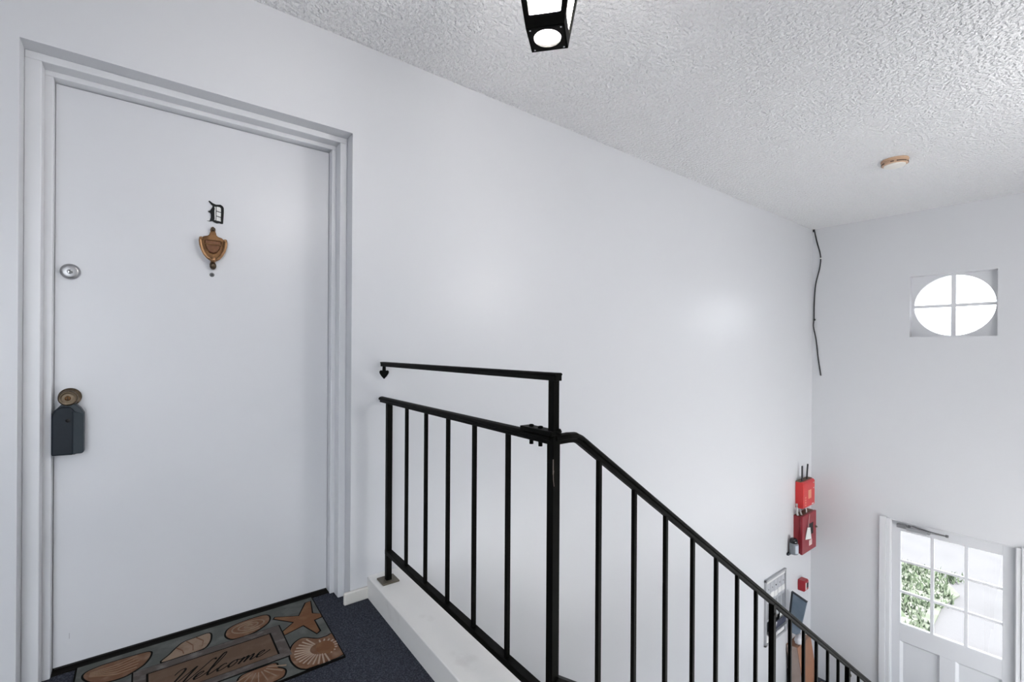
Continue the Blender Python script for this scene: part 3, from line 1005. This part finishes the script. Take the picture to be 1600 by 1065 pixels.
# ------------------------------------------------------------------ smoke alarm on the ceiling
sm = thing('smoke_alarm', 'round yellowed smoke alarm with white face on the textured ceiling', 'smoke alarm', (4.40, 1.015, HC))
MB().lathe([(0.0, 0), (0.082, 0.0), (0.084, -0.004), (0.084, -0.010), (0.080, -0.013), (0.0, -0.013)], 40, 'z', (4.40, 1.015, HC)).build('mounting_ring', M['peach'], sm)
mb_ = MB().lathe([(0.0, -0.012), (0.078, -0.012), (0.080, -0.020), (0.078, -0.036), (0.070, -0.040), (0.0, -0.040)], 40, 'z', (4.40, 1.015, HC)).build('housing', M['peach'], sm)
MB().lathe([(0.0, -0.039), (0.066, -0.039), (0.064, -0.047), (0.056, -0.050), (0.0, -0.051)], 40, 'z', (4.40, 1.015, HC)).build('cover', M['cream'], sm)
for a0, a1 in ((3.05, 3.30), (3.5, 4.35), (4.5, 4.75), (4.9, 5.5), (0.2, 1.0), (1.5, 2.5)):
    w = MB()
    pts = [a0 + (a1 - a0) * k / 8 for k in range(9)]
    w.prism([(4.40 + 0.0815 * math.cos(a), 1.015 + 0.0815 * math.sin(a)) for a in pts] + [(4.40 + 0.074 * math.cos(a), 1.015 + 0.074 * math.sin(a)) for a in pts[::-1]], 'z', HC - 0.034, HC - 0.026)
    w.build('vent_slot', M['brownslot'], mb_)

# ------------------------------------------------------------------ round window in the front wall
win = MB()
wy, wz, wr = 0.978, 1.589, 0.298
XW = L + 0.085
n = 64
vo, vi = [[], []], [[], []]
for k in range(n):
    a = 2 * PI * k / n + PI / 4
    c, s = math.cos(a), math.sin(a)
    m_ = max(abs(c), abs(s))
    for i, x in enumerate((XW, XW + 0.05)):
        vo[i].append(win._v((x, (WY0 + WY1) / 2 + c / m_ * (WY1 - WY0) / 2, (WZ0 + WZ1) / 2 + s / m_ * (WZ1 - WZ0) / 2)))
        vi[i].append(win._v((x, wy + c * wr, wz + s * wr)))
for k in range(n):
    j = (k + 1) % n
    win._f([vo[0][k], vi[0][k], vi[0][j], vo[0][j]])
    win._f([vo[1][k], vo[1][j], vi[1][j], vi[1][k]])
    win._f([vi[0][k], vi[1][k], vi[1][j], vi[0][j]])
wn = struct(win.build('window_1', M['trim']))
box('muntin', M['trim'], wn, XW + 0.006, XW + 0.030, wy - 0.018, wy + 0.018, wz - wr - 0.001, wz + wr + 0.001)
box('muntin', M['trim'], wn, XW + 0.008, XW + 0.028, wy - wr - 0.001, wy + wr + 0.001, wz - 0.0145, wz + 0.0145)
for qa in range(4):
    a0 = qa * PI / 2
    pts = [(wy, wz)] + [(wy + (wr + 0.004) * math.cos(a0 + PI / 2 * k / 14), wz + (wr + 0.004) * math.sin(a0 + PI / 2 * k / 14)) for k in range(15)]
    MB().prism(pts, 'x', XW + 0.017, XW + 0.020).build('pane', M['glass'], wn)

# ------------------------------------------------------------------ entrance door
XD = L + 0.035
ed = MB()
py0, py1, pz0, pz1 = 0.625, 1.366, -1.694, -0.735
ey0, ey1, ez0, ez1 = EY0 + 0.012, EY1 - 0.012, LZ + 0.012, EZ1 - 0.010
ed.box(XD, XD + 0.045, ey0, py0, ez0, ez1)
ed.box(XD, XD + 0.045, py1, ey1, ez0, ez1)
ed.box(XD, XD + 0.045, py0, py1, pz1, ez1)
ed.box(XD, XD + 0.045, py0, py1, -1.874, pz0)
ed.box(XD, XD + 0.045, py0, py1, ez0, ez0 + 0.16)
ed.box(XD, XD + 0.045, 0.940, 1.057, ez0 + 0.16, -1.874)
d2 = struct(ed.build('door_2', M['door'], bevel=0.002))
for a, b in ((py0, 0.940), (1.057, py1)):
    p = MB()
    p.box(XD + 0.026, XD + 0.036, a, b, ez0 + 0.16, -1.874)
    zb_, zt_ = ez0 + 0.16, -1.874
    o4 = [(XD + 0.001, a, zb_), (XD + 0.001, b, zb_), (XD + 0.001, b, zt_), (XD + 0.001, a, zt_)]
    i4 = [(XD + 0.0262, a + 0.022, zb_ + 0.022), (XD + 0.0262, b - 0.022, zb_ + 0.022), (XD + 0.0262, b - 0.022, zt_ - 0.022), (XD + 0.0262, a + 0.022, zt_ - 0.022)]
    vo_, vi_ = [p._v(q) for q in o4], [p._v(q) for q in i4]
    for k in range(4):
        p._f([vo_[k], vo_[(k + 1) % 4], vi_[(k + 1) % 4], vi_[k]])
    p.build('door_panel', M['door'], d2)
my = [1.117, 0.870]
mzz = [-1.046, -1.368]
for y in my:
    box('muntin', M['trim'], d2, XD + 0.006, XD + 0.038, y - 0.0125, y + 0.0125, pz0, pz1)
for z in mzz:
    box('muntin', M['trim'], d2, XD + 0.009, XD + 0.036, py0, py1, z - 0.0105, z + 0.0105)
ys = [py1] + my + [py0]
zs = [pz1] + mzz + [pz0]
for i in range(3):
    for j in range(3):
        box('pane', M['glass'], d2, XD + 0.021, XD + 0.025, ys[i + 1], ys[i], zs[j + 1], zs[j])
# closer: body, arm, link
cl = box('door_closer', M['nickel'], d2, XD - 0.040, XD - 0.002, 1.312, 1.392, -0.696, -0.658, bevel=0.005, label='grey metal door closer')
box('closer_body', M['aluframe'], cl, XD - 0.045, XD - 0.002, 1.150, 1.312, -0.706, -0.672, bevel=0.006)
box('closer_end', M['nickel'], cl, XD - 0.040, XD - 0.002, 1.126, 1.152, -0.700, -0.680, bevel=0.004)
w = MB()
w.sweep([(XD - 0.055, 1.290, -0.655), (XD - 0.075, 1.255, -0.638), (XD - 0.105, 1.190, -0.640), (XD - 0.09, 1.090, -0.652), (XD - 0.07, 1.005, -0.660)], [(-0.007, -0.004), (0.007, -0.004), (0.007, 0.004), (-0.007, 0.004)])
w.lathe([(0.0, -0.012), (0.012, -0.012), (0.012, 0.012), (0.0, 0.012)], 12, 'z', (XD - 0.055, 1.285, -0.655))
w.lathe([(0.0, -0.010), (0.012, -0.010), (0.012, 0.010), (0.0, 0.010)], 12, 'z', (XD - 0.07, 0.995, -0.660))
w.build('closer_arm', mat('dark_steel', (0.16, 0.16, 0.165), 0.4, metal=0.6), cl)
w = MB()
w.sweep([(XD - 0.105, 1.195, -0.660), (XD - 0.085, 1.10, -0.666), (XD - 0.07, 1.005, -0.664)], [(-0.004, -0.003), (0.004, -0.003), (0.004, 0.003), (-0.004, 0.003)])
w.build('closer_link', M['nickel'], cl)
# jamb and casing
w = MB()
w.box(L - 0.002, L + 0.20, EY1 - 0.012, EY1, LZ, EZ1)
w.box(L - 0.002, L + 0.20, EY0, EY0 + 0.012, LZ, EZ1)
w.box(L - 0.002, L + 0.20, EY0, EY1, EZ1 - 0.010, EZ1)
w.box(L - 0.016, L, EY1 - 0.006, EY1 + 0.030, LZ, EZ1 + 0.004)
w.box(L - 0.026, L, EY1 + 0.030, EY1 + 0.085, LZ, EZ1 + 0.014)
w.box(L - 0.016, L, EY0 - 0.030, EY0 + 0.006, LZ, EZ1 + 0.004)
w.box(L - 0.026, L, EY0 - 0.085, EY0 - 0.030, LZ, EZ1 + 0.014)
struct(w.build('trim_5', M['trim'], bevel=0.004))

# ------------------------------------------------------------------ black cable in the corner of the front wall
wire_pts = [(2.168, 2.548), (2.166, 2.532), (2.140, 2.40), (2.110, 2.280), (2.101, 2.190), (2.113, 2.085), (2.152, 1.905), (2.166, 1.680), (2.167, 1.515), (2.172, 1.420), (2.150, 1.300), (2.137, 1.210), (2.121, 1.050), (2.092, 0.848)]
cb = MB()
cb.tube([(L - 0.006, y, z) for y, z in smooth_curve(wire_pts, 5)], 0.0062, 8)
cb = tag(cb.build('wall_cable', M['cable'], loc=(L, 2.16, 1.7)), 'thin black cable dangling down the front wall beside the corner', 'cable')
MB().box(L - 0.018, L, 2.162, 2.182, 2.525, 2.555).build('cable_stub', M['cable'], cb, bevel=0.003)
MB().box(L - 0.015, L, 2.087, 2.112, 2.200, 2.212).build('cable_clip', M['white'], cb, bevel=0.002)
MB().lathe([(0.0, 0.0), (0.012, 0.002), (0.013, 0.010), (0.008, 0.014), (0.0, 0.015)], 12, 'x-', (L, 2.162, 1.498)).build('cable_tack', M['cable'], cb)

# ------------------------------------------------------------------ fire alarm boxes on the long wall near the corner
ub = thing('alarm_dialer', 'bright red alarm box with two black antennas above the dark red panel', 'alarm box', (5.875, D, -0.615))
w = MB()
w.prism([(2.100, -0.600), (2.103, -0.612), (D, -0.618), (D, -0.322), (2.112, -0.322), (2.100, -0.340)], 'x', 5.720, 6.030)
w.build('case', M['red'], ub, bevel=0.008, seg=3)
w = MB()
w.box(5.722, 6.028, 2.13, D - 0.003, -0.325, -0.316)
w.build('top_lid', M['brownslot'], ub)
box('label', M['orange'], ub, 5.845, 5.925, 2.0985, 2.1005, -0.520, -0.425, label='pale orange printed label')
for k in range(4):
    z = -0.545 - 0.0 * k
    box('print_mark', M['orange'], ub, 5.760, 5.785, 2.0985, 2.1005, -0.585 + 0.028 * k, -0.573 + 0.028 * k)
box('print_mark', M['paper'], ub, 5.945, 5.995, 2.0985, 2.1005, -0.598, -0.588)
for z in (-0.36, -0.42):
    MB().lathe([(0.007, 0), (0.007, 0.002), (0, 0.0022)], 12, 'y-', (5.995, 2.100, z)).build('indicator_lamp', M['paper'], ub)
w = MB()
w.box(5.768, 5.795, 2.135, 2.145, -0.325, -0.150)
w.build('antenna', M['cable'], ub, bevel=0.003)
w = MB()
w.tube([(5.912, 2.14, -0.325), (5.918, 2.14, -0.25), (5.935, 2.14, -0.150)], 0.0085, 10)
w.build('antenna', M['cable'], ub)

lp_ = thing('alarm_cabinet', 'dark red metal alarm cabinet with a white tag hanging on its front', 'alarm box', (5.87, D, -1.10))
w = MB()
w.box(5.680, 6.050, 2.118, D, -1.100, -0.690)
w.build('cabinet', M['darkred'], lp_, bevel=0.003)
dr = MB()
dr.box(5.672, 6.058, 2.094, 2.118, -1.104, -0.686)
dr = dr.build('cabinet_door', mat('panel_door_red', (0.30, 0.022, 0.035), 0.36), lp_, bevel=0.003)
MB().box(5.845, 5.965, 2.0915, 2.0945, -0.925, -0.800).build('window', M['dark'], dr)
MB().box(5.855, 5.935, 2.0925, 2.0942, -1.045, -0.985).build('sticker', mat('pink_label', (0.72, 0.55, 0.53), 0.5), dr)
MB().lathe([(0.012, 0), (0.012, 0.012), (0.006, 0.014), (0.006, 0.022), (0.0, 0.022)], 14, 'y-', (6.03, 2.094, -0.865)).build('cam_lock', M['rust'], dr)
box('top_edge', M['brownslot'], lp_, 5.69, 6.04, 2.122, D - 0.004, -0.690, -0.684)
# tag on a string
tg = thing('inspection_tag', 'white paper inspection tag on a string on the dark red alarm cabinet', 'tag', (5.79, 2.09, -0.80))
w = MB()
w.xf = Matrix.Translation((5.795, 2.074, -0.80)) @ Matrix.Rotation(0.10, 4, 'Y') @ Matrix.Rotation(-0.25, 4, 'Z')
w.prism([(-0.022, -0.02), (0.022, -0.02), (0.05, -0.145), (-0.05, -0.150)], 'y', -0.002, 0.0)
w.build('paper', M['paper'], tg)
w = MB()
w.tube([(5.797, 2.078, -0.815), (5.82, 2.084, -0.76), (5.85, 2.088, -0.70), (5.845, 2.089, -0.683)], 0.0035, 6)
w.build('string', mat('tag_string', (0.6, 0.42, 0.40), 0.6), tg)
# grey conduit loops between the two boxes
w = MB()
w.tube(smooth_curve([(5.690, 2.160, -0.56), (5.672, 2.150, -0.60), (5.672, 2.150, -0.65), (5.70, 2.150, -0.687)], 5), 0.011, 8)
w.tube(smooth_curve([(5.74, 2.14, -0.630), (5.725, 2.135, -0.65), (5.745, 2.13, -0.688)], 5), 0.009, 8)
w = w.build('flexible_conduit', M['greycable'])
tag(w, 'grey flexible conduit looping between the two red alarm boxes', 'conduit')
w = MB()
w.tube(smooth_curve([(5.86, 2.135, -0.617), (5.85, 2.12, -0.655), (5.87, 2.13, -0.688)], 5), 0.006, 8)
tag(w.build('alarm_wire', M['paper']), 'thin white wire between the red alarm boxes, right of the grey conduit', 'wire')
# small bottle-like bell beside the panel
cn = thing('steel_canister', 'small steel canister with a domed top fixed left of the dark red alarm cabinet', 'canister', (5.575, D, -1.08))
cx_, cy_ = 5.560, 2.137
MB().lathe([(0.0, -1.070), (0.040, -1.070), (0.044, -1.064), (0.044, -0.965), (0.038, -0.952), (0.0, -0.952)], 28, 'z', (cx_, cy_, 0)).build('can_body', mat('grey_can', (0.24, 0.26, 0.29), 0.38, metal=0.3), cn)
MB().lathe([(0.0, -0.953), (0.038, -0.953), (0.040, -0.935), (0.036, -0.915), (0.024, -0.902), (0.0, -0.897)], 28, 'z', (cx_, cy_, 0)).build('domed_top', mat('dark_chrome', (0.07, 0.07, 0.075), 0.2, metal=1.0), cn)
w = MB()
pts = [-2.4 + 1.5 * k / 8 for k in range(9)]
w.prism([(cx_ + 0.0455 * math.cos(a), cy_ + 0.0455 * math.sin(a)) for a in pts] + [(cx_ + 0.0435 * math.cos(a), cy_ + 0.0435 * math.sin(a)) for a in pts[::-1]], 'z', -1.055, -0.97)
w.build('label', M['bluefoil'], cn)
box('bracket', M['slateedge'], cn, cx_ - 0.055, cx_ + 0.06, cy_ + 0.03, D, -1.090, -1.066)
# small red manual call point
cp = thing('fire_call_point', 'small red fire alarm call point low on the wall under the cabinet', 'call point', (5.855, D, -1.555))
w = MB()
w.prism([(2.112, -1.545), (2.122, -1.557), (D, -1.557), (D, -1.438), (2.122, -1.438), (2.112, -1.450)], 'x', 5.800, 5.905)
w.build('housing', M['callred'], cp, bevel=0.006)
box('front_slot', M['dark'], cp, 5.845, 5.890, 2.108, 2.1135, -1.520, -1.470, bevel=0.002)
box('pull_bar', M['paper'], cp, 5.818, 5.836, 2.108, 2.1135, -1.535, -1.460, bevel=0.002)

# ------------------------------------------------------------------ mailbox bank
X0, X1, Z0, Z1 = 4.975, 5.455, -1.885, -1.208
mbx = thing('mailbox_unit', 'aluminium bank of narrow vertical mailboxes set in the wall behind the stair rail', 'mailbox', (5.215, D, Z0))
fr = MB()
for q in ((X0, X1, Z1 - 0.022, Z1), (X0, X1, Z0, Z0 + 0.022), (X0, X0 + 0.024, Z0, Z1), (X1 - 0.020, X1, Z0, Z1)):
    fr.box(q[0], q[1], D - 0.022, D, q[2], q[3])
fr.build('frame', M['aluframe'], mbx, bevel=0.003)
box('back_panel', M['slateedge'], mbx, X0 + 0.01, X1 - 0.01, D - 0.003, D, Z0 + 0.01, Z1 - 0.01)
nd = 5
dw = (X1 - X0 - 0.050) / nd
for k in range(nd):
    a = X0 + 0.027 + k * dw
    b = a + dw - 0.005
    d = MB().box(a, b, D - 0.014, D - 0.004, -1.645, Z1 - 0.052).build('box_door', M['alu'], mbx, bevel=0.002)
    dz = 0.006 * math.sin(k * 2.3)
    MB().box(a + 0.004, b - 0.002, D - 0.0165, D - 0.014, -1.425 + dz, -1.370 + dz).build('name_card', M['paper'], d)
    MB().lathe([(0.008, 0), (0.008, 0.003), (0, 0.0035)], 12, 'y-', (a + dw / 2, D - 0.014, -1.318)).build('door_lock', M['chrome'] if k != 2 else M['dark'], d)
    for s in range(3):
        xx = a + dw * (0.25 + 0.22 * s)
        MB().box(xx, xx + 0.005, D - 0.0146, D - 0.0138, -1.62, -1.46).build('vent_slot', M['slateedge'], d)
    lo = MB().box(a, b, D - 0.014, D - 0.004, Z0 + 0.026, -1.765).build('lower_door', M['paper'], mbx, bevel=0.002)
box('top_strip', M['paper'], mbx, X0 + 0.028, X1 - 0.022, D - 0.016, D - 0.004, Z1 - 0.048, Z1 - 0.024, bevel=0.002)
box('tray', M['aluframe'], mbx, X0 + 0.024, X1 - 0.020, D - 0.055, D - 0.003, -1.768, -1.760)
g = 'mail in the mailbox tray'
w = MB()
w.xf = Matrix.Translation((5.21, D - 0.030, -1.7575)) @ Matrix.Rotation(0.22, 4, 'X')
w.box(-0.17, 0.19, -0.004, 0.004, 0.001, 0.095)
tag(w.build('magazine', M['navy']), 'dark navy magazine standing in the mailbox tray', 'mail', g)
w = MB()
w.xf = Matrix.Translation((5.07, D - 0.046, -1.759)) @ Matrix.Rotation(0.20, 4, 'X')
w.box(-0.055, 0.045, -0.0015, 0.0015, 0.001, 0.115)
tag(w.build('envelope', M['paper']), 'white envelope leaning at the left end of the mailbox tray', 'mail', g)
w = MB()
w.xf = Matrix.Translation((5.33, D - 0.021, -1.759)) @ Matrix.Rotation(0.10, 4, 'X')
w.box(-0.06, 0.05, -0.0015, 0.0015, 0.001, 0.150)
tag(w.build('envelope', M['paper']), 'tall white envelope at the right end of the mailbox tray', 'mail', g)

# ------------------------------------------------------------------ things standing in the lower corner
# carton leaning against the long wall
ct = thing('leaning_carton', 'tall brown carton leaning on the wall in the corner behind the stair rail', 'carton', (5.66, 2.03, LZ))
LEAN = Matrix.Translation((5.50, 2.092, LZ + 0.001)) @ Matrix.Rotation(-0.155, 4, 'X')
w = MB()
w.xf = LEAN
w.use(M['cartonside']).box(0, 0.004, -0.115, 0, 0.018, 0.60)
w.use(M['carton']).box(0.004, 0.35, -0.115, 0, 0.018, 0.60)
w.build('box_body', None, ct)
w = MB()
w.xf = LEAN
w.box(-0.001, 0.0, -0.115, -0.109, 0.02, 0.60)
w.build('corner_edge', M['carton'], ct)
# crumpled plastic bag on top of it
bm_ = MB()
bm_.lathe([(0.0, 0.0), (0.05, 0.004), (0.062, 0.03), (0.056, 0.07), (0.045, 0.085), (0.03, 0.097), (0.0, 0.102)], 18, 'z', (0, 0, 0), sx=1.1, sy=0.72)
for v in bm_.bm.verts:
    d = noise.noise_vector(v.co * 28.0) * 0.014
    v.co += Vector((d.x, d.y, d.z * 0.5 if v.co.z > 0.01 else 0))
bm_.xf = Matrix.Identity(4)
for v in bm_.bm.verts:
    v.co += Vector((5.580, 2.078, -2.020))
tag(bm_.build('plastic_bag', M['bag'], loc=(5.580, 2.078, -2.020)), 'crumpled pale plastic bag on top of the leaning brown carton', 'bag')
# slate panel propped askew above it
pn = thing('slate_board', 'slate blue flat panel propped askew in the corner beside the mailboxes', 'panel', (5.52, 2.06, -1.93))
q = [(2.139, -1.468), (1.988, -1.520), (2.056, -1.880), (2.090, -1.912), (2.163, -1.912), (2.170, -1.80)]
w = MB()
w.prism([(y, z) for y, z in q][::-1], 'x', 5.512, 5.535)
w.build('sheet', M['slate'], pn, bevel=0.002)
w = MB()
w.hexa([(5.505, 2.139, -1.468), (5.505, 2.121, -1.474), (5.505, 2.150, -1.80), (5.505, 2.170, -1.80)], [(5.540, 2.139, -1.468), (5.540, 2.121, -1.474), (5.540, 2.150, -1.80), (5.540, 2.170, -1.80)])
w.build('edge_strip', M['slateedge'], pn, bevel=0.002)
w = MB()
w.hexa([(5.507, 2.139, -1.466), (5.507, 2.137, -1.474), (5.507, 1.990, -1.526), (5.507, 1.987, -1.518)], [(5.538, 2.139, -1.466), (5.538, 2.137, -1.474), (5.538, 1.990, -1.526), (5.538, 1.987, -1.518)])
w.build('top_strip', M['slateedge'], pn)
# black folded bag behind the carton, on the floor
w = MB()
w.prism([(2.095, LZ), (2.180, LZ), (2.183, LZ + 0.33), (2.168, LZ + 0.35), (2.145, LZ + 0.32)], 'x', 5.515, 5.80)
tag(w.build('black_bag', mat('black_fabric', (0.010, 0.011, 0.012), 0.8, bump=(80, 0.4, 0.004)), bevel=0.012, seg=3), 'black folded bag standing between the wall and the leaning carton', 'bag')
# yellow jug on the floor right of the carton
yj = thing('yellow_jug', 'yellow plastic jug on the dark floor right of the leaning carton', 'jug', (5.72, 1.905, LZ))
MB().lathe([(0.0, 0.0), (0.05, 0.0), (0.056, 0.01), (0.056, 0.13), (0.048, 0.165), (0.024, 0.195), (0.02, 0.215), (0.0, 0.216)], 26, 'z', (5.72, 1.905, LZ + 0.0005)).build('bottle', M['yellow'], yj)
MB().lathe([(0.0, 0.213), (0.023, 0.213), (0.023, 0.235), (0.0, 0.236)], 20, 'z', (5.72, 1.905, LZ)).build('cap', mat('pale_cap', (0.70, 0.52, 0.22), 0.4), yj)
w = MB()
w.tube(smooth_curve([(5.755, 1.875, LZ + 0.175), (5.785, 1.855, LZ + 0.165), (5.785, 1.855, LZ + 0.10), (5.765, 1.875, LZ + 0.08)], 5), 0.008, 8)
w.build('handle', M['yellow'], yj)

# ------------------------------------------------------------------ outside the entrance
GZ0 = LZ - 0.10
ou = MB().box(-30, 60, -40, 40, GZ0 - 0.2, GZ0).build('ground', M['pave'])
struct(ou)
struct(MB().box(0.5, 9.0, -9.0, YR - 0.15, GZ0, GZ0 + 0.02).build('floor_bounce', M['bounceground']))  # unseen pale ground added to bounce sunlight up through the side opening
lawn = MB().prism([(8.0, 1.62), (8.8, 1.56), (9.6, 1.60), (10.2, 1.50), (10.9, 1.85), (11.1, 2.4), (11.1, 6.0), (8.0, 6.0)], 'z', GZ0 + 0.002, GZ0 + 0.03).build('lawn', mat('thin_lawn', (0.088, 0.10, 0.078), 0.9, spec=0.1, var=(5, (0.13, 0.135, 0.12), 0.4, 0.6)))
struct(lawn)
random.seed(5)
gm = MB()
gm.use(M['grass'])


def inside(x, y):
    return 8.05 < x < 11.0 and y > 1.6 + 0.10 * math.sin(x * 5.0) and y < 4.2


cnt = 0
while cnt < 3800:
    x, y = random.uniform(8.0, 11.1), random.uniform(1.5, 4.2)
    if not inside(x, y):
        continue
    cnt += 1
    a = random.uniform(0, 2 * PI)
    h = random.uniform(0.04, 0.12)
    r = random.uniform(0.012, 0.03)
    lx, ly = random.uniform(-0.06, 0.06), random.uniform(-0.06, 0.06)
    p = [gm._v((x + r * math.cos(a), y + r * math.sin(a), GZ0 + 0.02)), gm._v((x - r * math.cos(a), y - r * math.sin(a), GZ0 + 0.02)), gm._v((x + lx, y + ly, GZ0 + 0.02 + h))]
    gm._f(p)
gr = gm.build('grass', None, kind='stuff')
tag(gr, 'short green grass outside the entrance door window', 'grass')
